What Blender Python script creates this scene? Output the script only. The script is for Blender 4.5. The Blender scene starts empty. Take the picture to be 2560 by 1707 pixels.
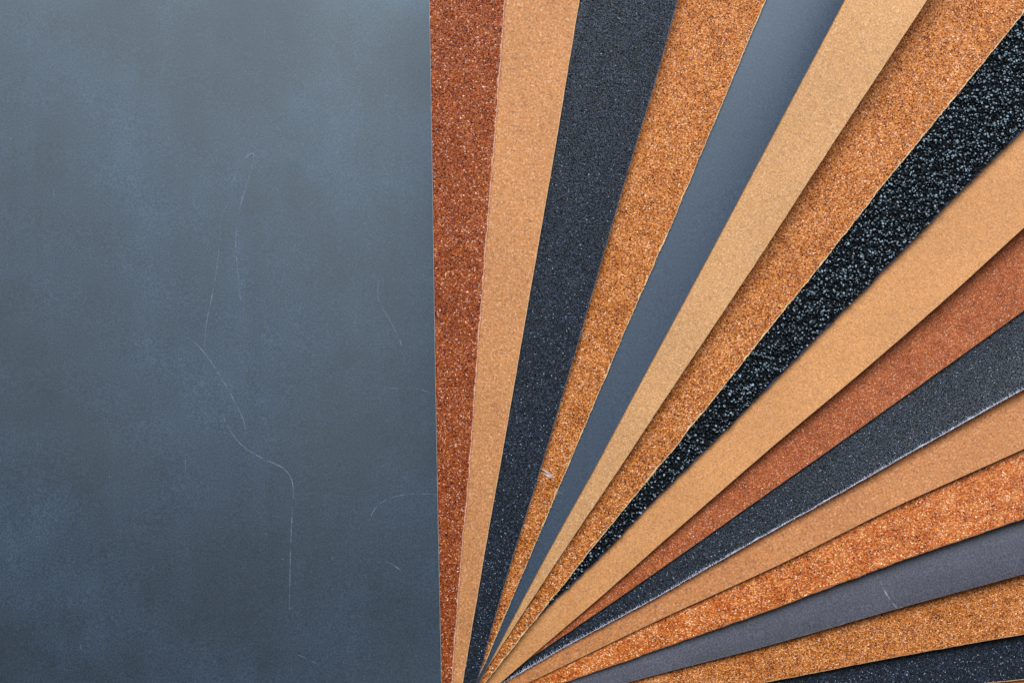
import bpy, math, random
import numpy as np
from mathutils import Matrix

rng = np.random.default_rng(7)
random.seed(7)
MM = 1e-3
PX = 1e-4                 # one photo pixel = 0.1 mm on the reference plane
W, H = 2560, 1707
ZREF = 0.012              # height of that plane above the table
CAM_D = 0.60              # camera distance from it

scene = bpy.context.scene
col = scene.collection

# ------------------------------------------------------------------ camera
cam = bpy.data.cameras.new('camera')
cam.sensor_width = 36.0
cam.lens = 36.0 * CAM_D / (W * PX)
cam.clip_start = 0.02
cam.clip_end = 20.0
cam_o = bpy.data.objects.new('camera', cam)
cam_o.location = (0, 0, ZREF + CAM_D)
col.objects.link(cam_o)
scene.camera = cam_o
CZ = ZREF + CAM_D

# ------------------------------------------------------------------ light
world = bpy.data.worlds.new('World')
scene.world = world
world.use_nodes = True
bg = world.node_tree.nodes['Background']
bg.inputs['Color'].default_value = (1.0, 0.94, 0.88, 1)
bg.inputs['Strength'].default_value = 0.17

def area(name, loc, target, sx, sy, power, color):
    l = bpy.data.lights.new(name, 'AREA')
    l.shape = 'RECTANGLE'; l.size = sx; l.size_y = sy
    l.energy = power; l.color = color
    o = bpy.data.objects.new(name, l)
    o.location = loc
    d = Matrix.Translation(loc).inverted() @ __import__('mathutils').Vector(target)
    o.rotation_euler = d.to_track_quat('-Z', 'Y').to_euler()
    col.objects.link(o)
    return o
area('window_light', (0.06, 0.74, 0.95), (0.0, 0.0, 0), 1.10, 0.75, 25.0, (0.90, 0.955, 1.0))

vs = scene.view_settings
vs.view_transform = 'Standard'
vs.look = 'None'
vs.exposure = 0.0
vs.gamma = 1.0
vs.use_curve_mapping = False
scene.render.engine = 'CYCLES'

# ------------------------------------------------------------------ material helpers
def new_mat(name):
    m = bpy.data.materials.new(name)
    m.use_nodes = True
    nt = m.node_tree
    b = nt.nodes['Principled BSDF']
    return m, nt, b

def node(nt, typ, **kw):
    n = nt.nodes.new(typ)
    for k, v in kw.items():
        if k in n.inputs.keys():
            n.inputs[k].default_value = v
        else:
            setattr(n, k, v)
    return n

def objco(nt, scale=(1, 1, 1)):
    tc = nt.nodes.new('ShaderNodeTexCoord')
    mp = nt.nodes.new('ShaderNodeMapping')
    mp.inputs['Scale'].default_value = scale
    nt.links.new(tc.outputs['Object'], mp.inputs['Vector'])
    return mp.outputs['Vector']

def noise(nt, vec, scale, detail=2.0, rough=0.5):
    n = nt.nodes.new('ShaderNodeTexNoise')
    n.inputs['Scale'].default_value = scale
    n.inputs['Detail'].default_value = detail
    n.inputs['Roughness'].default_value = rough
    nt.links.new(vec, n.inputs['Vector'])
    return n.outputs['Fac']

def ramp(nt, fac, stops, interp='LINEAR'):
    r = nt.nodes.new('ShaderNodeValToRGB')
    r.color_ramp.interpolation = interp
    els = r.color_ramp.elements
    while len(els) < len(stops):
        els.new(0.5)
    for e, (p, c) in zip(els, stops):
        e.position = p
        e.color = (c[0], c[1], c[2], 1) if len(c) == 3 else c
    nt.links.new(fac, r.inputs['Fac'])
    return r.outputs['Color']

def mixc(nt, fac, a, b, mode='MIX'):
    m = nt.nodes.new('ShaderNodeMix')
    m.data_type = 'RGBA'
    m.blend_type = mode
    for sock, v in ((m.inputs[0], fac), (m.inputs[6], a), (m.inputs[7], b)):
        if hasattr(v, 'links'):
            nt.links.new(v, sock)
        elif isinstance(v, (int, float)):
            sock.default_value = v
        else:
            sock.default_value = (*v, 1)
    return m.outputs[2]

def bump(nt, bsdf, h, strength, dist):
    b = nt.nodes.new('ShaderNodeBump')
    b.inputs['Strength'].default_value = strength
    b.inputs['Distance'].default_value = dist
    nt.links.new(h, b.inputs['Height'])
    nt.links.new(b.outputs['Normal'], bsdf.inputs['Normal'])

def math2(nt, op, a, b):
    m = nt.nodes.new('ShaderNodeMath')
    m.operation = op
    for i, v in enumerate((a, b)):
        if hasattr(v, 'links'):
            nt.links.new(v, m.inputs[i])
        else:
            m.inputs[i].default_value = v
    return m.outputs[0]

def sc(c, k):
    return tuple(x * k for x in c)

def smooth_mat(name, c, rough, blot=0.16, spec=0.5, streak=0.10):
    """very fine wet-and-dry paper: fine speckle, cloudy handling marks, faint machine streaks"""
    m, nt, b = new_mat(name)
    v = objco(nt)
    vst = objco(nt, (1, 0.10, 1))
    fine = noise(nt, v, 2600, 2, 0.6)
    cloud = noise(nt, v, 22, 4, 0.55)
    cloud2 = noise(nt, v, 75, 3, 0.55)
    st = noise(nt, vst, 260, 3, 0.6)
    base = ramp(nt, fine, [(0.30, sc(c, 0.55)), (0.5, c), (0.72, sc(c, 1.75))])
    cl = ramp(nt, cloud, [(0.33, (1 - blot,) * 3), (0.5, (1, 1, 1)), (0.68, (1 + blot * 1.5, 1 + blot * 1.45, 1 + blot * 1.35))])
    cl2 = ramp(nt, cloud2, [(0.3, (1 - blot * .5,) * 3), (0.7, (1 + blot * .5,) * 3)])
    ss = ramp(nt, st, [(0.3, (1 - streak,) * 3), (0.7, (1 + streak,) * 3)])
    base = mixc(nt, 1.0, base, cl, 'MULTIPLY')
    base = mixc(nt, 1.0, base, cl2, 'MULTIPLY')
    base = mixc(nt, 1.0, base, ss, 'MULTIPLY')
    nt.links.new(base, b.inputs['Base Color'])
    rr = ramp(nt, cloud, [(0.3, (rough + .05,) * 3), (0.7, (rough - .06,) * 3)])
    nt.links.new(rr, b.inputs['Roughness'])
    b.inputs['Specular IOR Level'].default_value = spec
    b.inputs['Specular Tint'].default_value = (0.84, 0.95, 1.0, 1)
    bump(nt, b, fine, 0.12, 0.00006)
    return m

def fine_mat(name, c, dark, light, scale=2600, contrast=1.0):
    """fine tan grit: speckle of dark and pale grains on an amber glue bed"""
    m, nt, b = new_mat(name)
    v = objco(nt)
    n1 = noise(nt, v, scale, 2, 0.65)
    n2 = noise(nt, v, scale * 0.62, 2, 0.6)
    mott = noise(nt, v, 700, 4, 0.62)
    cloud = noise(nt, v, 40, 3, 0.5)
    base = ramp(nt, n1, [(0.34, sc(c, 0.78)), (0.5, c), (0.70, sc(c, 1.22))])
    dk = ramp(nt, n2, [(0.33, (1, 1, 1)), (0.46, (0, 0, 0))])
    n3 = noise(nt, objco(nt, (1.13, 0.91, 1)), scale * 0.8, 2, 0.6)
    lt = ramp(nt, n3, [(0.53, (0, 0, 0)), (0.70, (1, 1, 1))])
    dk = math2(nt, 'MULTIPLY', dk, 0.50 * contrast)
    lt = math2(nt, 'MULTIPLY', lt, 0.50 * contrast)
    base = mixc(nt, dk, base, dark)
    base = mixc(nt, lt, base, light)
    mm = ramp(nt, mott, [(0.32, (.91, .89, .88)), (0.5, (1, 1, 1)), (0.68, (1.06, 1.05, 1.05))])
    cc = ramp(nt, cloud, [(0.3, (.93, .92, .91)), (0.7, (1.06, 1.06, 1.05))])
    base = mixc(nt, 1.0, base, mm, 'MULTIPLY')
    base = mixc(nt, 1.0, base, cc, 'MULTIPLY')
    nt.links.new(base, b.inputs['Base Color'])
    b.inputs['Roughness'].default_value = 0.62
    b.inputs['Specular IOR Level'].default_value = 0.35
    h = math2(nt, 'ADD', n1, n2)
    bump(nt, b, h, 0.55, 0.00010)
    return m

def bed_mat(name, c, rough=0.5):
    """resin bed between the grains"""
    m, nt, b = new_mat(name)
    v = objco(nt)
    n1 = noise(nt, v, 1900, 3, 0.6)
    n2 = noise(nt, v, 500, 3, 0.6)
    base = ramp(nt, n1, [(0.32, sc(c, 0.55)), (0.5, c), (0.7, sc(c, 1.5))])
    mm = ramp(nt, n2, [(0.32, (.75, .72, .70)), (0.68, (1.15, 1.15, 1.15))])
    base = mixc(nt, 1.0, base, mm, 'MULTIPLY')
    nt.links.new(base, b.inputs['Base Color'])
    b.inputs['Roughness'].default_value = rough
    bump(nt, b, n1, 0.7, 0.00015)
    return m

def grain_mat(name, stops, rough=0.35, spec=0.5, tint=(1, 1, 1)):
    """grain colour from the per-grain tone"""
    m, nt, b = new_mat(name)
    a = nt.nodes.new('ShaderNodeAttribute')
    a.attribute_name = 'tone'
    v = objco(nt)
    n1 = noise(nt, v, 3500, 2, 0.6)
    t = math2(nt, 'ADD', a.outputs['Fac'], math2(nt, 'MULTIPLY', math2(nt, 'SUBTRACT', n1, 0.5), 0.35))
    c = ramp(nt, t, stops)
    nt.links.new(c, b.inputs['Base Color'])
    b.inputs['Roughness'].default_value = rough
    b.inputs['Specular IOR Level'].default_value = spec
    b.inputs['Specular Tint'].default_value = (*tint, 1)
    return m

def black_mat(name, c, rough, spec=0.6, tint=(0.75, 0.87, 1.0)):
    m, nt, b = new_mat(name)
    v = objco(nt)
    n1 = noise(nt, v, 2500, 3, 0.6)
    base = ramp(nt, n1, [(0.32, sc(c, 0.5)), (0.55, c), (0.72, sc(c, 2.2))])
    nt.links.new(base, b.inputs['Base Color'])
    b.inputs['Roughness'].default_value = rough
    b.inputs['Specular IOR Level'].default_value = spec
    b.inputs['Specular Tint'].default_value = (*tint, 1)
    bump(nt, b, n1, 0.15, 0.00012)
    return m

def paper_mat(name, c, rough=0.85):
    m, nt, b = new_mat(name)
    v = objco(nt)
    n1 = noise(nt, v, 1500, 3, 0.6)
    base = ramp(nt, n1, [(0.3, sc(c, 0.7)), (0.5, c), (0.72, sc(c, 1.2))])
    nt.links.new(base, b.inputs['Base Color'])
    b.inputs['Roughness'].default_value = rough
    b.inputs['Specular IOR Level'].default_value = 0.25
    return m

def scratch_mat(name, c, amount):
    m, nt, b = new_mat(name)
    v = objco(nt)
    n1 = noise(nt, v, 450, 4, 0.7)
    f = ramp(nt, n1, [(0.40, (0.0,) * 3), (0.64, (amount,) * 3)])
    nt.links.new(f, b.inputs['Alpha'])
    b.inputs['Base Color'].default_value = (*c, 1)
    b.inputs['Roughness'].default_value = 0.8
    return m

# ------------------------------------------------------------------ mesh helpers
def mesh_obj(name, verts, faces, mat, parent=None, smooth=False, tone=None):
    """verts (n,3), faces (m,k) arrays -> one mesh object"""
    verts = np.asarray(verts, dtype=np.float32)
    groups = faces if isinstance(faces, list) else [faces]
    me = bpy.data.meshes.new(name)
    me.vertices.add(len(verts))
    me.vertices.foreach_set('co', verts.ravel())
    loops = np.concatenate([np.asarray(f, dtype=np.int32).ravel() for f in groups])
    sizes = np.concatenate([np.full(len(f), f.shape[1], dtype=np.int32) for f in groups])
    starts = np.concatenate([[0], np.cumsum(sizes)[:-1]]).astype(np.int32)
    me.loops.add(len(loops))
    me.loops.foreach_set('vertex_index', loops)
    me.polygons.add(len(sizes))
    me.polygons.foreach_set('loop_start', starts)
    me.polygons.foreach_set('use_smooth', np.full(len(sizes), smooth, dtype=bool))
    if tone is not None:
        at = me.attributes.new('tone', 'FLOAT', 'FACE')
        at.data.foreach_set('value', np.asarray(tone, dtype=np.float32))
    me.update(calc_edges=True)
    me.materials.append(mat)
    o = bpy.data.objects.new(name, me)
    col.objects.link(o)
    if parent is not None:
        o.parent = parent
    return o

class Lattice:
    """smooth 2-D value noise"""
    def __init__(self, seed, n=64):
        self.g = np.random.default_rng(seed).random((n, n)); self.n = n
    def __call__(self, x, y):
        n = self.n
        xi = np.floor(x).astype(int); yi = np.floor(y).astype(int)
        fx = x - xi; fy = y - yi
        fx = fx * fx * (3 - 2 * fx); fy = fy * fy * (3 - 2 * fy)
        g = self.g
        a = g[xi % n, yi % n]; b = g[(xi + 1) % n, yi % n]
        c = g[xi % n, (yi + 1) % n]; d = g[(xi + 1) % n, (yi + 1) % n]
        return (a * (1 - fx) + b * fx) * (1 - fy) + (c * (1 - fx) + d * fx) * fy

# ------------------------------------------------------------------ the fan of sheets
# right-hand edge of every sheet in photo pixels, from the gathered end outwards
EDGES = [
    [(1104, 1707), (1094, 1227), (1087, 827), (1081, 420), (1074, 0)],
    [(1130, 1707), (1163, 1280), (1171, 1227), (1199, 815), (1232, 415), (1263, 0)],
    [(1157, 1707), (1229, 1280), (1240, 1227), (1311, 815), (1381, 413), (1449, 0)],
    [(1193, 1707), (1247, 1507), (1317, 1280), (1336, 1227), (1458, 815), (1574, 413), (1640, 205), (1694, 0)],
    [(1191, 1707), (1275, 1507), (1372, 1280), (1394, 1227), (1574, 800), (1657, 614), (1914, 0)],
    [(1198, 1707), (1302, 1507), (1424, 1280), (1457, 1227), (1640, 884), (1786, 614), (2112, 0)],
    [(1194, 1707), (1323, 1507), (1473, 1280), (1512, 1227), (1640, 1030), (1919, 614), (1990, 500), (2318, 0)],
    [(1211, 1707), (1360, 1521), (1553, 1280), (1691, 1114), (2090, 614), (2177, 500), (2560, 33)],
    [(1195, 1690), (1354, 1530), (1512, 1384), (1606, 1280), (1775, 1114), (2271, 614), (2380, 500), (2560, 323)],
    [(1250, 1707), (1340, 1628), (1504, 1490), (1640, 1368), (1936, 1111), (2149, 935), (2384, 731), (2560, 568)],
    [(1230, 1708), (1300, 1661), (1354, 1626), (1640, 1430), (1898, 1247), (2104, 1103), (2384, 903), (2560, 776)],
    [(1262, 1705), (1408, 1617), (1640, 1494), (1875, 1357), (2031, 1272), (2274, 1132), (2560, 972)],
    [(1318, 1707), (1463, 1637), (1640, 1551), (1973, 1400), (2227, 1270), (2560, 1122)],
    [(1403, 1707), (1545, 1660), (1640, 1624), (1914, 1529), (2286, 1388), (2560, 1297)],
    [(1561, 1707), (1640, 1685), (1914, 1615), (2247, 1519), (2560, 1434)],
    [(1910, 1706), (2188, 1651), (2300, 1630), (2560, 1585)],
    [(2170, 1736), (2474, 1707), (2560, 1698)],
    [(1700, 1850), (2560, 1815)],
]
NS = len(EDGES)
#        thick  grain  g     L    b    Lb    inset jag
SPEC = [
    (0.22, 0.04, 0.15, 30, 0.0, 15, 0.08, 0.03),
    (0.35, 0.25, 0.25, 30, 0.0, 15, 0.14, 0.26),
    (0.25, 0.08, 0.35, 30, 0.0, 15, 0.18, 0.08),
    (0.35, 0.25, 4.20, 25, 0.0, 15, 0.12, 0.08),
    (0.35, 0.22, 0.50, 30, 0.0, 15, 0.10, 0.26),
    (0.22, 0.04, 0.20, 20, 2.6, 16, 0.06, 0.02),
    (0.25, 0.06, 7.20, 26, 0.0, 15, 0.14, 0.08),
    (0.35, 0.22, 0.80, 30, 0.0, 15, 0.12, 0.28),
    (0.50, 0.60, 1.50, 30, 0.0, 15, 0.05, 0.34),
    (0.25, 0.05, 5.60, 26, 0.0, 15, 0.10, 0.03),
    (0.35, 0.16, 0.80, 30, 0.0, 15, 0.10, 0.08),
    (0.40, 0.22, 3.20, 24, 0.0, 15, 0.10, 0.20),
    (0.28, 0.08, 2.00, 24, 0.0, 15, 0.08, 0.03),
    (0.35, 0.22, 3.60, 24, 0.0, 15, 0.12, 0.20),
    (0.22, 0.04, 3.40, 20, 3.2, 14, 0.06, 0.02),
    (0.35, 0.22, 2.60, 24, 0.0, 15, 0.10, 0.12),
    (0.35, 0.22, 1.00, 30, 0.0, 15, 0.20, 0.05),
    (0.35, 0.05, 0.20, 30, 0.0, 15, 0.08, 0.03),
]
LEN, WID, TAIL = 280 * MM, 230 * MM, 40 * MM
PIV = np.array([(1205 - W / 2) * PX, (H / 2 - 1700) * PX])

def unproject(pts, z):
    p = np.asarray(pts, float)
    k = (CZ - z) / CAM_D
    return np.stack([(p[:, 0] - W / 2) * PX * k, (H / 2 - p[:, 1]) * PX * k], 1)

def to_px(x, y, z):
    k = CAM_D / (CZ - z)
    return W / 2 + x * k / PX, H / 2 - y * k / PX

class Sheet:
    pass
SH = [None] * NS

# the loose topmost sheet bows: it leans to the window and rolls off at its near end
BEND_Y = np.linspace(-4, 4, 801)
_sl = np.interp(BEND_Y, [-4, -1.75, -1.55, -1.05, -0.30, 0.5, 1.3, 2.0, 4], [0, 0, 8.5, 9.0, -1.6, -2.0, -2.0, 0, 0])
BEND_Z = np.cumsum(_sl) * 0.01
BEND_Z = BEND_Z - BEND_Z.min() + 0.1

def gap(j, x, y):
    S = SH[j]
    s, d = S.sd(x, y)
    t, gr, g, L, b, Lb = SPEC[j][:6]
    d = np.maximum(d, 0) / MM
    u = np.maximum(0, s - TAIL) / (200 * MM)
    if j == 0:
        dome = np.interp(y / 0.085, BEND_Y, BEND_Z) * (1 - np.exp(-d / 22.0))
        return (0.06 + dome) * MM
    return (0.06 + u * (g * np.exp(-d / L) + b * (d / Lb) * np.exp(1 - d / Lb))) * MM

def z_bottom(k, x, y):
    z = gap(k, x, y)
    for j in range(k + 1, NS):
        z = z + (SPEC[j][0] + SPEC[j][1]) * MM + gap(j, x, y)
    return z

def make_frame(k, w):
    S = Sheet()
    a, b = w[0], w[-1]
    T = (b - a) / np.linalg.norm(b - a)
    N = np.array([-T[1], T[0]])
    foot = a + T * np.dot(PIV - a, T)
    O = foot - T * TAIL
    ss = (w - O) @ T
    rr = (w - O) @ N
    grid = np.linspace(0, LEN, 561)
    e = np.interp(grid, ss, rr)
    ker = np.exp(-0.5 * (np.arange(-40, 41) / 14.0) ** 2); ker /= ker.sum()
    e = np.convolve(np.pad(e, 40, mode='edge'), ker, mode='valid')
    S.O, S.T, S.N, S.grid, S.e = O, T, N, grid, e
    def ef(s):
        return np.interp(s, grid, e)
    def sd(x, y):
        px, py = x - O[0], y - O[1]
        s = px * T[0] + py * T[1]
        d = px * N[0] + py * N[1] - ef(s)
        return s, d
    def xy(s, d):
        q = d + ef(s)
        return O[0] + s * T[0] + q * N[0], O[1] + s * T[1] + q * N[1]
    S.ef, S.sd, S.xy = ef, sd, xy
    return S

for k in range(NS - 1, -1, -1):
    z = np.full(len(EDGES[k]), 0.008)
    for it in range(5):
        w = unproject(EDGES[k], z)
        SH[k] = make_frame(k, w)
        z = z_bottom(k, w[:, 0], w[:, 1]) + SPEC[k][0] * MM

def top_z(k, x, y):
    return z_bottom(k, x, y) + SPEC[k][0] * MM

# ------------------------------------------------------------------ table under the fan
m_table, nt, b = new_mat('table_wood')
v = objco(nt, (1, 0.06, 1))
g1 = noise(nt, v, 60, 5, 0.6)
nt.links.new(ramp(nt, g1, [(0.3, (0.16, 0.09, 0.045)), (0.7, (0.34, 0.21, 0.11))]), b.inputs['Base Color'])
b.inputs['Roughness'].default_value = 0.5
tv = np.array([(x, y, z) for z in (-0.03, -0.0002) for y in (-0.6, 0.6) for x in (-0.8, 0.8)])
tf = np.array([(0, 2, 3, 1), (4, 5, 7, 6), (0, 1, 5, 4), (2, 6, 7, 3), (0, 4, 6, 2), (1, 3, 7, 5)])
table = mesh_obj('tabletop', tv, tf, m_table)
table['kind'] = 'structure'
table['label'] = 'wooden tabletop under the fanned sheets'
table['category'] = 'tabletop'

# ------------------------------------------------------------------ materials of the sheets
M = {}
M['slate'] = smooth_mat('slate_grey_coat', (0.022, 0.038, 0.062), 0.46, 0.30, 1.0, 0.07)
M['slate_plain'] = smooth_mat('blue_grey_coat', (0.022, 0.038, 0.070), 0.48, 0.06, 0.9, 0.02)
M['slate_warm'] = smooth_mat('purple_grey_coat', (0.080, 0.078, 0.105), 0.45, 0.16, 0.9, 0.10)
M['tan'] = fine_mat('tan_grit', (0.51, 0.212, 0.070), (0.18, 0.070, 0.045), (0.86, 0.54, 0.34), 2500, 1.1)
M['beige'] = fine_mat('beige_grit', (0.54, 0.270, 0.100), (0.20, 0.11, 0.08), (0.86, 0.60, 0.40), 2900, 1.0)
M['tan_fine'] = fine_mat('light_orange_grit', (0.56, 0.245, 0.080), (0.22, 0.10, 0.06), (0.84, 0.52, 0.30), 2800, 0.8)
M['tan_brown'] = fine_mat('brown_tan_grit', (0.49, 0.185, 0.054), (0.13, 0.050, 0.035), (0.80, 0.45, 0.26), 2500, 1.1)
M['amber_bed'] = bed_mat('amber_resin', (0.46, 0.137, 0.016))
M['rust_bed'] = bed_mat('rust_resin', (0.28, 0.052, 0.006))
M['red_bed'] = bed_mat('red_resin', (0.36, 0.080, 0.015))
M['black_bed'] = bed_mat('black_resin', (0.011, 0.015, 0.024), 0.4)
M['pitch_bed'] = bed_mat('pitch_black_resin', (0.004, 0.005, 0.007), 0.85)
M['pitch_bed'].node_tree.nodes['Principled BSDF'].inputs['Specular IOR Level'].default_value = 0.2
M['amber_grain'] = grain_mat('amber_grain', [(0.0, (0.04, 0.012, 0.012)), (0.25, (0.22, 0.046, 0.010)), (0.5, (0.58, 0.172, 0.024)), (0.75, (0.82, 0.362, 0.082)), (1.0, (0.88, 0.58, 0.38))], 0.18, 0.7)
M['orange_grain'] = grain_mat('orange_grain', [(0.0, (0.08, 0.022, 0.014)), (0.2, (0.44, 0.066, 0.010)), (0.5, (0.68, 0.160, 0.022)), (0.78, (0.88, 0.38, 0.10)), (1.0, (0.92, 0.62, 0.38))], 0.18, 0.7)
M['rust_grain'] = grain_mat('rust_grain', [(0.0, (0.022, 0.008, 0.008)), (0.3, (0.19, 0.028, 0.005)), (0.6, (0.38, 0.074, 0.010)), (0.85, (0.55, 0.180, 0.035)), (1.0, (0.74, 0.48, 0.36))], 0.17, 0.7)
M['red_grain'] = grain_mat('red_brown_grain', [(0.0, (0.10, 0.026, 0.014)), (0.3, (0.33, 0.068, 0.014)), (0.65, (0.50, 0.130, 0.028)), (0.88, (0.66, 0.27, 0.08)), (1.0, (0.85, 0.58, 0.42))], 0.28, 0.6)
M['black_grain'] = grain_mat('black_grain', [(0.0, (0.004, 0.005, 0.007)), (0.5, (0.012, 0.016, 0.024)), (0.80, (0.034, 0.050, 0.084)), (1.0, (0.11, 0.15, 0.24))], 0.17, 1.0, (0.74, 0.88, 1.0))  # pale blue upper stops paint glints into the grain colour
M['black_coarse'] = black_mat('coarse_black_grit', (0.003, 0.004, 0.006), 0.32, 1.0, (0.66, 0.85, 1.0))
M['cream'] = paper_mat('cream_paper', (0.66, 0.46, 0.26))
M['pink'] = paper_mat('pinkish_paper', (0.66, 0.36, 0.26))
M['white'] = paper_mat('white_cloth', (0.52, 0.54, 0.66))
M['blue'] = paper_mat('blue_cloth', (0.022, 0.050, 0.120))
M['lavender'] = paper_mat('grey_blue_paper', (0.085, 0.095, 0.135))
M['grey_paper'] = paper_mat('grey_paper', (0.30, 0.32, 0.34))
M['brown_paper'] = paper_mat('brown_paper', (0.24, 0.11, 0.06))
M['tan_paper'] = paper_mat('tan_paper', (0.58, 0.34, 0.17))
M['rust_paper'] = paper_mat('rust_paper', (0.36, 0.13, 0.06))
M['lint'] = paper_mat('pale_lint', (0.75, 0.72, 0.74))
M['speck_blue'] = paper_mat('blue_fluff', (0.10, 0.13, 0.22))
M['scratch_white'] = scratch_mat('white_scratch', (0.50, 0.52, 0.58), 0.6)
M['scratch'] = scratch_mat('pale_scratch', (0.27, 0.32, 0.42), 0.60)
M['dust'] = paper_mat('pale_dust', (0.45, 0.47, 0.48))

# coat, backing, grit ('none' | 'pyramid' | 'crystal'), spacing mm, grain material, label
T = [
 ('slate', 'grey_paper', None, 0, None, 'smooth slate-grey sandpaper sheet with faint pale scratches, topmost of the fan'),
 ('rust_bed', 'pink', 'pyramid', .36, 'rust_grain', 'dark rust-brown gritty sandpaper right under the scratched slate-grey sheet'),
 ('tan', 'tan_paper', None, 0, None, 'light tan fine sandpaper between dark rust-brown sheet and black sheet'),
 ('black_bed', 'lavender', 'pyramid', .29, 'black_grain', 'black medium-grit sandpaper lying between light tan and amber-brown sheets'),
 ('amber_bed', 'cream', 'pyramid', .32, 'amber_grain', 'amber-brown gritty sandpaper with lint, between black sheet and smooth blue-grey sheet'),
 ('slate_plain', 'brown_paper', None, 0, None, 'smooth blue-grey sandpaper strip between amber-brown and pale beige sheets'),
 ('beige', 'tan_paper', None, 0, None, 'pale beige fine sandpaper next to the smooth blue-grey strip'),
 ('amber_bed', 'cream', 'pyramid', .34, 'amber_grain', 'amber-brown gritty sandpaper with torn cream edge beside the coarsest black sheet'),
 ('pitch_bed', 'blue', 'crystal', .70, 'black_coarse', 'coarsest lumpy glossy black sandpaper with frayed blue cloth edge'),
 ('tan_fine', 'tan_paper', None, 0, None, 'light orange very fine sandpaper under the coarsest lumpy black sheet'),
 ('red_bed', 'rust_paper', 'pyramid', .25, 'red_grain', 'reddish-brown sandpaper shaded by the light orange very fine sheet'),
 ('black_bed', 'white', 'pyramid', .26, 'black_grain', 'black sandpaper with frayed white cloth edge'),
 ('tan_brown', 'tan_paper', None, 0, None, 'brownish tan fine sandpaper under the frayed white edge of a black sheet'),
 ('amber_bed', 'rust_paper', 'pyramid', .38, 'orange_grain', 'bright orange coarse sandpaper casting shadow on the smooth purplish-grey strip'),
 ('slate_warm', 'grey_paper', None, 0, None, 'smooth purplish-grey sandpaper strip with one short white scratch'),
 ('amber_bed', 'tan_paper', 'pyramid', .31, 'amber_grain', 'orange-brown gritty sandpaper right under the purplish-grey strip'),
 ('black_bed', 'tan_paper', 'pyramid', .28, 'black_grain', 'black gritty sandpaper lowest in the fan but one, under orange-brown sheet'),
 ('tan_brown', 'tan_paper', None, 0, None, 'brown sandpaper at the very bottom of the fan, only a corner sliver showing'),
]

COLS = np.array([0, .35, 2, 5, 9, 14, 20, 30, 50, 90, 150, 230]) * MM
MARG = 140      # photo pixels beyond the frame that still carry real grit

def to_local(S, x, y, z):
    px, py = x - S.O[0], y - S.O[1]
    return np.stack([-(px * S.N[0] + py * S.N[1]), px * S.T[0] + py * S.T[1], z - S.z0], -1)

def grid_faces(nr, nc, off=0, flip=False):
    i = np.arange(nr - 1)[:, None]; j = np.arange(nc - 1)[None, :]
    a = (i * nc + j).ravel() + off
    f = np.stack([a, a + 1, a + nc + 1, a + nc], 1)
    return f[:, ::-1] if flip else f

def visible(k, x, y, z, over=4 * MM):
    u, v = to_px(x, y, z)
    m = (u > -MARG) & (u < W + MARG) & (v > -MARG) & (v < H + MARG)
    if k > 0:
        for j in range(max(0, k - 3), k):
            m &= SH[j].sd(x, y)[1] < over
    return m

def tubes(paths, rad, sides=3):
    """paths: list of (n,3) arrays with same n ; rad list of start radii; tapered tubes"""
    V = []; F = []; off = 0
    ang = np.arange(sides) * 2 * math.pi / sides
    for p, r in zip(paths, rad):
        n = len(p)
        t = np.gradient(p, axis=0)
        t /= np.linalg.norm(t, axis=1, keepdims=True) + 1e-12
        up = np.array([0.13, 0.21, 0.97])
        a = np.cross(t, up); a /= np.linalg.norm(a, axis=1, keepdims=True) + 1e-12
        b_ = np.cross(t, a)
        rr = r * np.linspace(1, 0.35, n)
        ring = p[:, None, :] + rr[:, None, None] * (np.cos(ang)[None, :, None] * a[:, None, :] + np.sin(ang)[None, :, None] * b_[:, None, :])
        V.append(ring.reshape(-1, 3))
        for i in range(n - 1):
            for q in range(sides):
                q2 = (q + 1) % sides
                F.append((off + i * sides + q, off + i * sides + q2, off + (i + 1) * sides + q2, off + (i + 1) * sides + q))
        off += n * sides
    return np.concatenate(V), np.array(F)

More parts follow.
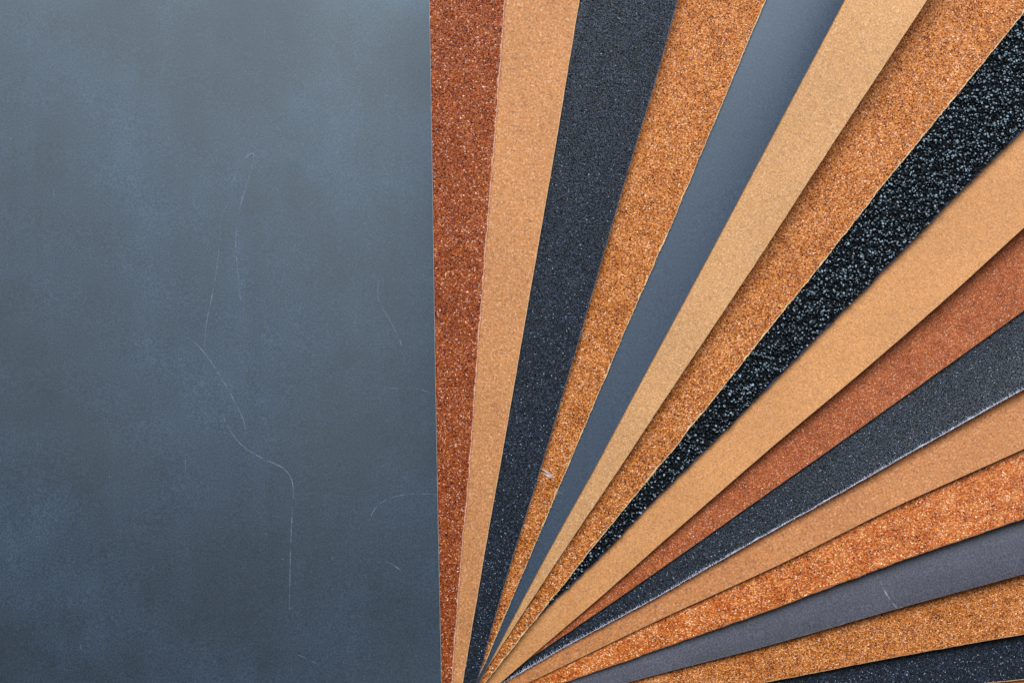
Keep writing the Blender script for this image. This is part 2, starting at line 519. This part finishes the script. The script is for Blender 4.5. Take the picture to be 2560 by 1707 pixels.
def build_body(k):
    S = SH[k]
    coat, back, kind, sp, gm, label = T[k]
    t, gr, g, L, b_, Lb, inset, jag = SPEC[k]
    cx, cy = S.xy(np.array([0.0]), np.array([0.0]))
    S.z0 = float(z_bottom(k, cx, cy)[0])
    root = bpy.data.objects.new('sandpaper_sheet', None)
    root.empty_display_size = 0.02
    root.location = (S.O[0], S.O[1], S.z0)
    root.rotation_euler = (0, 0, math.atan2(S.T[1], S.T[0]) - math.pi / 2)
    root['label'] = label
    root['category'] = 'sandpaper'
    root['group'] = 'sandpaper sheets fanned out in a stack'
    col.objects.link(root)
    S.root = root
    rows = np.arange(0, LEN + 1e-9, 0.4 * MM)
    nr, nc = len(rows), len(COLS)
    la, lb = Lattice(100 + k, 256), Lattice(200 + k, 256)
    zero = np.zeros(nr)
    jit = (la(rows / (.7 * MM), zero + 3.3) - .5) * .7 + (la(rows / (2.6 * MM), zero + 9.1) - .5) * .9
    jit2 = (lb(rows / (.6 * MM), zero + 5.3) - .5) * 1.0 + (lb(rows / (3.5 * MM), zero + 1.1) - .5) * .8
    rn = np.random.default_rng(1000 + k)
    nick = np.zeros(nr)
    for q in range(int(26 + 900 * jag * jag)):          # chips knocked out of the coat along the cut
        c0, w0, h0 = rn.random() * LEN, (.25 + .8 * rn.random()) * MM, (.04 + 1.3 * jag) * rn.random() ** 2
        nick = np.maximum(nick, h0 * np.exp(-((rows - c0) / w0) ** 2))
    # backing slab
    ss = np.repeat(rows[:, None], nc, 1)
    dd = np.repeat(COLS[None, :], nr, 0).copy()
    dd[:, 0] += jit * jag * MM
    dd[:, 1] += jit * jag * MM * .5
    x, y = S.xy(ss, dd)
    zb = z_bottom(k, x, y)
    vt = to_local(S, x, y, zb + (t - .03) * MM).reshape(-1, 3)
    vb = to_local(S, x, y, zb).reshape(-1, 3)
    n = nr * nc
    side = []
    idx = np.arange(nr) * nc
    side.append(np.stack([idx[:-1], idx[1:], idx[1:] + n, idx[:-1] + n], 1))
    idx2 = idx + nc - 1
    side.append(np.stack([idx2[1:], idx2[:-1], idx2[:-1] + n, idx2[1:] + n], 1))
    j = np.arange(nc)
    side.append(np.stack([j[1:], j[:-1], j[:-1] + n, j[1:] + n], 1))
    j = j + (nr - 1) * nc
    side.append(np.stack([j[:-1], j[1:], j[1:] + n, j[:-1] + n], 1))
    F = np.concatenate([grid_faces(nr, nc, 0, True), grid_faces(nr, nc, n, False)] + side)
    mesh_obj('paper_backing', np.concatenate([vt, vb]), F, M[back], root, False)
    # abrasive coat on top
    S.coat_in = lambda s: (inset + np.interp(s, rows, jit * jag + np.abs(jit2) * jag * .9 + nick)) * MM
    dd = np.repeat(COLS[None, :], nr, 0).copy()
    cin = S.coat_in(rows)
    dd[:, 0] = cin
    dd[:, 1] = np.maximum(dd[:, 1], cin + .2 * MM)
    x, y = S.xy(ss, dd)
    zt = z_bottom(k, x, y) + t * MM
    vt = to_local(S, x, y, zt).reshape(-1, 3)
    skirt = vt.reshape(nr, nc, 3)[:, 0, :].copy()
    lip = skirt.copy()
    skirt[:, 2] -= .028 * MM
    a = np.arange(nr) + n
    q = np.arange(nr) + n + nr
    sk = np.stack([a[:-1], a[1:], q[1:], q[:-1]], 1)
    mesh_obj('abrasive_coat', np.concatenate([vt, lip, skirt]), np.concatenate([grid_faces(nr, nc, 0, True), sk]), M[coat], root, True)

def build_pyramids(k):
    S = SH[k]
    coat, back, kind, sp, gm, label = T[k]
    sp = sp * MM
    r = np.random.default_rng(300 + k)
    ns, nd = int(LEN / sp), int(62 * MM / sp)
    si, di = np.meshgrid(np.arange(ns), np.arange(nd), indexing='ij')
    s = (si + .5 * (di % 2) + (r.random(si.shape) - .5) * .8) * sp
    d = (di * .92 + (r.random(si.shape) - .5) * .8) * sp
    s, d = s.ravel(), d.ravel()
    keep = (d > S.coat_in(s) + .25 * sp) & (s > 0) & (s < LEN)
    s, d = s[keep], d[keep]
    x, y = S.xy(s, d)
    z = top_z(k, x, y)
    m = visible(k, x, y, z)
    x, y, z, s, d = x[m], y[m], z[m], s[m], d[m]
    n = len(x)
    c = to_local(S, x, y, z)
    nb = 4
    a0 = r.random(n) * 2 * math.pi
    rad = sp * (.42 + .38 * r.random(n))
    dark = gm == 'black_grain'
    hgt = sp * ((.30 + .75 * r.random(n)) if dark else (.24 + .56 * r.random(n)))
    ang = a0[:, None] + (np.arange(nb)[None, :] + (r.random((n, nb)) - .5) * .6) * 2 * math.pi / nb
    rr = rad[:, None] * (.75 + .5 * r.random((n, nb)))
    V = np.empty((n, nb + 1, 3))
    V[:, :nb, 0] = c[:, None, 0] + rr * np.cos(ang)
    V[:, :nb, 1] = c[:, None, 1] + rr * np.sin(ang)
    V[:, :nb, 2] = c[:, None, 2] - .02 * MM + hgt[:, None] * r.random((n, nb)) * .35
    V[:, nb, 0] = c[:, 0] + rad * (r.random(n) - .5) * .9
    V[:, nb, 1] = c[:, 1] + rad * (r.random(n) - .5) * .9
    V[:, nb, 2] = c[:, 2] + hgt
    base = np.arange(n)[:, None] * (nb + 1)
    F = np.stack([np.stack([base[:, 0] + i, base[:, 0] + (i + 1) % nb, base[:, 0] + nb], 1) for i in range(nb)], 1).reshape(-1, 3)
    l1, l2 = Lattice(400 + k, 256), Lattice(500 + k, 256)
    low = .6 * l1(s / (1.5 * MM), d / (1.5 * MM)) + .4 * l2(s / (6 * MM), d / (6 * MM))
    lowk = .34 if gm == 'orange_grain' else (.06 if dark else .20)
    tone = np.clip(.5 + .80 * (r.random(n) - .5) + lowk * (low - .5) * 1.8, 0, .9)
    tone[r.random(n) < (.05 if dark else .035)] = 1.0  # stray palest grains; on black sheets these are painted glints
    o = mesh_obj('abrasive_grains', V.reshape(-1, 3), F, M[gm], S.root, False, np.repeat(tone, nb))
    o['kind'] = 'stuff'
    return n

def build_crystals(k):
    """coarse grit: packed angular grains heaped at different heights"""
    S = SH[k]
    coat, back, kind, sp, gm, label = T[k]
    sp = sp * MM
    r = np.random.default_rng(700 + k)
    ns, nd = int(LEN / sp), int(60 * MM / (sp * .88))
    si, di = np.meshgrid(np.arange(ns), np.arange(nd), indexing='ij')
    s = ((si + .5 * (di % 2) + (r.random(si.shape) - .5) * .9) * sp).ravel()
    d = ((di * .88 + (r.random(si.shape) - .5) * .9) * sp).ravel()
    keep = (d > S.coat_in(s) + .2 * sp) & (s > 0) & (s < LEN)
    s, d = s[keep], d[keep]
    x, y = S.xy(s, d)
    z = top_z(k, x, y)
    m = visible(k, x, y, z)
    x, y, z, s, d = x[m], y[m], z[m], s[m], d[m]
    n = len(x)
    c = to_local(S, x, y, z)
    l1 = Lattice(800 + k, 256)
    def hp(px, py):                                   # low ridges running across the coating direction
        return .65 * l1(px / (1.9 * MM) + 900, py / (.95 * MM) + 900) + .35 * l1(px / (1.0 * MM) + 950, py / (.6 * MM) + 950)
    heap = hp(x, y)
    e_ = .12 * MM
    gx = (hp(x + e_, y) - hp(x - e_, y)) / (2 * e_) * .52 * MM
    gy = (hp(x, y + e_) - hp(x, y - e_)) / (2 * e_) * .52 * MM
    nb = 5
    rad = sp * (.46 + .34 * r.random(n))
    el = .75 + .5 * r.random(n)                       # each grain longer one way
    rot = r.random(n) * math.pi
    hgt = sp * (.35 + .55 * r.random(n))
    z0 = c[:, 2] + .9 * MM * np.clip(heap - .2, 0, .8)
    tx = (r.random(n) - .5) * .7 - (gx * S.N[0] + gy * S.N[1])
    ty = (r.random(n) - .5) * .7 + (gx * S.T[0] + gy * S.T[1])
    V = np.empty((n, 2 * nb + 1, 3))
    for ring, (fr, fh) in enumerate(((1.0, 0.0), (.68, .85))):
        ang = (np.arange(nb)[None, :] + .5 * ring + (r.random((n, nb)) - .5) * .7) * 2 * math.pi / nb
        rr = rad[:, None] * fr * (.8 + .4 * r.random((n, nb)))
        px = rr * np.cos(ang) * el[:, None]; py = rr * np.sin(ang) / el[:, None]
        qx = px * np.cos(rot)[:, None] - py * np.sin(rot)[:, None]
        qy = px * np.sin(rot)[:, None] + py * np.cos(rot)[:, None]
        V[:, ring * nb:(ring + 1) * nb, 0] = c[:, None, 0] + qx
        V[:, ring * nb:(ring + 1) * nb, 1] = c[:, None, 1] + qy
        tilt = (tx[:, None] * qx + ty[:, None] * qy) * ring
        zz = z0[:, None] + hgt[:, None] * fh * (.93 + .14 * r.random((n, nb))) + tilt if ring else np.repeat((c[:, 2] - .02 * MM)[:, None], nb, 1)
        V[:, ring * nb:(ring + 1) * nb, 2] = zz
    V[:, 2 * nb, 0] = c[:, 0] + rad * (r.random(n) - .5) * .35
    V[:, 2 * nb, 1] = c[:, 1] + rad * (r.random(n) - .5) * .35
    V[:, 2 * nb, 2] = z0 + hgt * (.88 + .16 * r.random(n))
    base = np.arange(n)[:, None] * (2 * nb + 1)
    F = []
    for i in range(nb):
        j = (i + 1) % nb
        F += [(i, j, nb + i), (j, nb + j, nb + i), (nb + i, nb + j, 2 * nb)]
    F = (base[:, :, None] + np.array(F)[None]).reshape(-1, 3)
    o = mesh_obj('abrasive_grains', V.reshape(-1, 3), F, M[gm], S.root, False)
    o['kind'] = 'stuff'
    return n

def edge_points(k, spacing, r):
    S = SH[k]
    s = np.arange(TAIL * .5, LEN, spacing)
    s = s + (r.random(len(s)) - .5) * spacing
    x, y = S.xy(s, np.zeros(len(s)))
    z = top_z(k, x, y)
    m = visible(k, x, y, z, 3 * MM)
    return s[m]

def frays(k, name, mat, spacing, length, rad, start=(.0, .25), spread=.9, lift=.06, down=.05):
    """short fibres standing off the cut edge"""
    S = SH[k]
    r = np.random.default_rng(900 + k)
    paths = []; rads = []
    t = SPEC[k][0]
    for s in edge_points(k, spacing * MM, r):
        ln = length * MM * (.35 + .9 * r.random() ** 2)
        d0 = (start[0] + (start[1] - start[0]) * r.random()) * MM
        slew = (r.random() - .5) * 2 * spread
        u = np.array([0, .5, 1.0])
        d = d0 - ln * u * math.cos(slew)
        sv = s + ln * u * math.sin(slew) + np.array([0, (r.random() - .5) * .3, 0]) * ln
        x, y = S.xy(sv, d)
        zc = top_z(k, *S.xy(np.array([s]), np.array([max(d0, 0)])))[0]
        zz = zc + np.array([.0, lift * r.random(), (lift * r.random() - down)]) * MM
        paths.append(to_local(S, x, y, zz)); rads.append(rad * MM * (.6 + .8 * r.random()))
    V, F = tubes(paths, rads)
    o = mesh_obj(name, V, F, M[mat], S.root)
    o['kind'] = 'stuff'

for k in range(NS - 1, -1, -1):
    build_body(k)
for k in range(NS):
    if T[k][2] == 'pyramid':
        n = build_pyramids(k)
    elif T[k][2] == 'crystal':
        n = build_crystals(k)

frays(1, 'frayed_fibres', 'pink', .40, .36, .08, (.05, .35), 1.2)
frays(4, 'frayed_fibres', 'cream', .6, .45, .08, (.0, .3), 1.2)
frays(7, 'frayed_fibres', 'cream', .6, .45, .09, (.0, .3), 1.2)
frays(8, 'frayed_fibres', 'blue', .22, .55, .05, (.0, .35))
frays(13, 'frayed_fibres', 'rust_paper', 1.0, .30, .06)
frays(15, 'frayed_fibres', 'tan_paper', 2.0, .22, .05)
frays(6, 'frayed_fibres', 'tan_paper', 3.0, .20, .04)
frays(11, 'frayed_fibres', 'white', .5, .45, .035, (-.05, .1), 1.1, .1, .15)

# thread ends of the white cloth along the edge of the black sheet
S = SH[11]
r = np.random.default_rng(42)
paths = []; rads = []
lt = Lattice(77, 256)
for s in edge_points(11, .36 * MM, r):
    w = .10 + .80 * float(lt(np.array([s / (9 * MM)]), np.array([.5]))[0])
    if r.random() < .22:
        continue
    d = np.array([w * (.5 + .8 * r.random()) + .15, w * .4, -.10 * r.random()]) * MM
    sv = s + np.array([.18, .08, 0]) * MM * (r.random() * 2)
    x, y = S.xy(sv, d)
    zc = top_z(11, x, y) + np.array([.07, .13, .02]) * MM
    paths.append(to_local(S, x, y, zc)[::-1]); rads.append((.06 + .07 * r.random()) * MM)
V, F = tubes(paths, rads, 4)
o = mesh_obj('thread_ends', V, F, M['white'], S.root, True)
o['kind'] = 'stuff'

# ------------------------------------------------------------------ scratches
def ribbon(k, pts, width, mat):
    S = SH[k]
    p = np.asarray(pts, float)
    z = np.full(len(p), ZREF)
    for it in range(4):
        w = unproject(p, z)
        z = top_z(k, w[:, 0], w[:, 1])
    seg = np.concatenate([[0], np.cumsum(np.linalg.norm(np.diff(w, axis=0), axis=1))])
    n = max(6, int(seg[-1] / (1.2 * MM)))
    u = np.linspace(0, seg[-1], n)
    q = np.stack([np.interp(u, seg, w[:, 0]), np.interp(u, seg, w[:, 1])], 1)
    for it in range(3):                      # round the corners
        q[1:-1] = .25 * q[:-2] + .5 * q[1:-1] + .25 * q[2:]
    t = np.gradient(q, axis=0); t /= np.linalg.norm(t, axis=1, keepdims=True)
    nrm = np.stack([-t[:, 1], t[:, 0]], 1)
    wd = width * MM * .5 * (.45 + .55 * np.sin(np.linspace(0.15, math.pi - .15, n))) * (.7 + .6 * np.random.default_rng(n).random(n))
    L = q + nrm * wd[:, None]; R = q - nrm * wd[:, None]
    v = np.stack([L, R], 1).reshape(-1, 2)
    zz = top_z(k, v[:, 0], v[:, 1]) + .035 * MM
    i = np.arange(n - 1) * 2
    F = np.stack([i, i + 1, i + 3, i + 2], 1)
    return mesh_obj('scratch', to_local(S, v[:, 0], v[:, 1], zz), F, M[mat], S.root)

def cv(pts, ox, oy, k):
    return [(ox + a / k, oy + b / k) for a, b in pts]
SCR = [
 (cv([(240,160),(258,105),(300,65),(313,58),(305,100),(283,172),(262,240),(250,310),(247,380),(256,470),(263,550)], 400, 330, 1.3075), .24),
 (cv([(222,238),(208,258),(200,278)], 400, 330, 1.3075), .18),
 (cv([(196,300),(198,340),(190,410),(178,500),(160,585),(148,640),(145,700)], 400, 330, 1.3075), .20),
 (cv([(95,672),(140,712),(190,785),(230,855),(265,920),(282,962),(280,1000)], 400, 330, 1.3075), .24),
 (cv([(208,935),(230,980),(262,1020),(290,1042),(340,1070),(390,1088),(420,1110),(436,1140),(437,1180),(432,1240),(427,1340),(425,1440),(423,1560)], 400, 330, 1.3075), .26),
 (cv([(2330,560),(2200,555),(2100,570),(2010,615),(1978,670),(1972,715)], 0, 973, 2.136), .20),
 (cv([(2045,905),(2090,928),(2140,965)], 0, 973, 2.136), .20),
 (cv([(1590,1415),(1650,1440),(1690,1462)], 0, 973, 2.136), .16),
 (cv([(990,370),(992,440)], 0, 973, 2.136), .14),
 (cv([(430,1360),(432,1395)], 0, 973, 2.136), .16),
 (cv([(285,1015),(290,1058)], 0, 0, 2.136), .16),
 (cv([(1410,150),(1413,220)], 0, 0, 2.136), .14),
 (cv([(518,780),(520,815)], 0, 0, 2.136), .14),
 (cv([(1035,1065),(1036,1115)], 0, 0, 2.136), .14),
 (cv([(40,1405),(45,1450)], 0, 0, 2.136), .16),
 (cv([(1695,540),(1696,580)], 0, 0, 2.136), .14),
 (cv([(1640,875),(1655,900)], 0, 0, 2.136), .14),
 ([(947,700), (940, 745), (975, 800), (1005, 860), (1012, 910)], .16),
 ([(968, 972), (1010, 968), (1050, 972), (1086, 985)], .14),
]
for pts, wd in SCR:
    ribbon(0, pts, wd, 'scratch')
ribbon(14, cv([(1410,870),(1440,945),(1470,1000),(1500,1050),(1535,1085)], 1640, 1093, 2.553), .34, 'scratch_white')
ribbon(14, cv([(2290,860),(2300,800),(2320,760)], 1640, 1093, 2.553), .2, 'scratch')

# ------------------------------------------------------------------ lint and dust
def on_sheet(k, u, v, up):
    z = np.array([ZREF])
    for it in range(4):
        w = unproject([(u, v)], z)
        z = top_z(k, w[:, 0], w[:, 1])
    return np.array([w[0, 0], w[0, 1], z[0] + (SPEC[k][1] * .7 + up) * MM])

def lint(name, label, k, strands, rad, mat, cat='lint', group=None, jitter=.25):
    """strands: list of photo polylines lying on sheet k"""
    r = np.random.default_rng(abs(hash(label)) % 1000 if False else len(label) * 7 + len(strands))
    paths = []; rads = []
    for st in strands:
        p = np.array([on_sheet(k, u, v, .05 + .25 * r.random()) for u, v in st])
        n = 9
        a = np.linspace(0, len(p) - 1, n)
        q = np.stack([np.interp(a, np.arange(len(p)), p[:, i]) for i in range(3)], 1)
        q[:, :2] += (r.random((n, 2)) - .5) * jitter * MM
        for it in range(2):
            q[1:-1] = .25 * q[:-2] + .5 * q[1:-1] + .25 * q[2:]
        paths.append(q); rads.append(rad * MM)
    c = np.mean(np.concatenate(paths), 0)
    c[2] = min(p[:, 2].min() for p in paths)
    V, F = tubes([p - c for p in paths], rads)
    o = mesh_obj(name, V, F, M[mat])
    o.location = c
    o['label'] = label; o['category'] = cat
    if group: o['group'] = group
    return o

r = np.random.default_rng(5)
st = []
for i in range(16):
    a = r.random(2) - .5
    st.append([(1344 + 4 * a[0], 1163 + 5 * a[1]), (1352 + 3 * a[1], 1172 + 4 * a[0]), (1366 + 5 * a[0], 1177 + 6 * a[1]), (1374 + 10 * (r.random() - .5), 1186 + 9 * (r.random() - .5))])
for i in range(14):
    st.append([(1362 + 8 * r.random(), 1183 + 6 * r.random()), (1370 + 8 * r.random(), 1187 + 8 * r.random()), (1378 + 8 * r.random(), 1184 + 8 * r.random())])
lint('lint_tuft', 'small pale tuft of lint lying on the amber-brown sheet', 4, st, .040, 'lint', jitter=.45)
lint('lint_fibre', 'short curled pale fibre at edge of black medium-grit sheet', 4,
     [[(1452, 822), (1456, 830), (1458, 838), (1456, 845)], [(1453, 824), (1457, 833), (1459, 843)], [(1451, 826), (1455, 836), (1457, 841)]], .05, 'lint', jitter=.15)
lint('lint_fibre', 'faint wispy pale fibre on brownish tan sheet near the gathered end', 12,
     [[(1536, 1545), (1545, 1556), (1556, 1566)], [(1540, 1543), (1548, 1552), (1552, 1560)], [(1545, 1550), (1552, 1556), (1561, 1560)]], .025, 'lint', jitter=.2)
lint('paper_burr', 'tiny forked cream burr hanging off the amber-brown sheet edge', 5,
     [[(1390, 1222), (1396, 1230), (1404, 1233)], [(1394, 1228), (1393, 1236), (1391, 1239)]], .06, 'cream', 'burr', jitter=.05)
lint('paper_burr', 'tiny cream burr on smooth blue-grey strip near wider end', 5,
     [[(1578, 790), (1584, 786), (1588, 784)], [(1582, 791), (1585, 787)]], .06, 'cream', 'burr', jitter=.05)
FL = [(2396, 1074), (2364, 1094), (2344, 1098), (1973, 1308), (1640, 1512), (1594, 1520), (1420, 1631), (1808, 1403)]
for i, (u, v) in enumerate(FL):
    sts = []
    for q in range(6):
        a = r.random(4) * 8 - 4
        sts.append([(u + a[0], v + a[1]), (u + a[2], v + a[3])])
    lint('fluff_speck', 'tiny dark blue fluff speck on brownish tan sheet', 12, sts, .04, 'speck_blue', 'fluff',
         'fluff specks on the brownish tan sheet', .1)

# dust on the topmost sheet
pts = []
for i in range(150):
    u, v = 20 + 1040 * r.random(), 10 + 1690 * r.random()
    pts.append((u, v, .05 + .07 * r.random() ** 3))
for i in range(25):
    pts.append((880 + 180 * r.random(), 1600 + 100 * r.random(), .04 + .03 * r.random()))
V = []; F = []
octa = np.array([(1, 0, 0), (0, 1, 0), (-1, 0, 0), (0, -1, 0), (0, 0, 1), (0, 0, -1)], float)
of = np.array([(0, 1, 4), (1, 2, 4), (2, 3, 4), (3, 0, 4), (1, 0, 5), (2, 1, 5), (3, 2, 5), (0, 3, 5)])
for i, (u, v, s) in enumerate(pts):
    c = on_sheet(0, u, v, .0)
    V.append(c + octa * s * MM * (.7 + .6 * r.random((6, 3)))); F.append(of + i * 6)
o = mesh_obj('dust_specks', np.concatenate(V), np.concatenate(F), M['dust'])
o['kind'] = 'stuff'
o['label'] = 'pale dust specks scattered over the scratched slate-grey sheet'
o['category'] = 'dust'
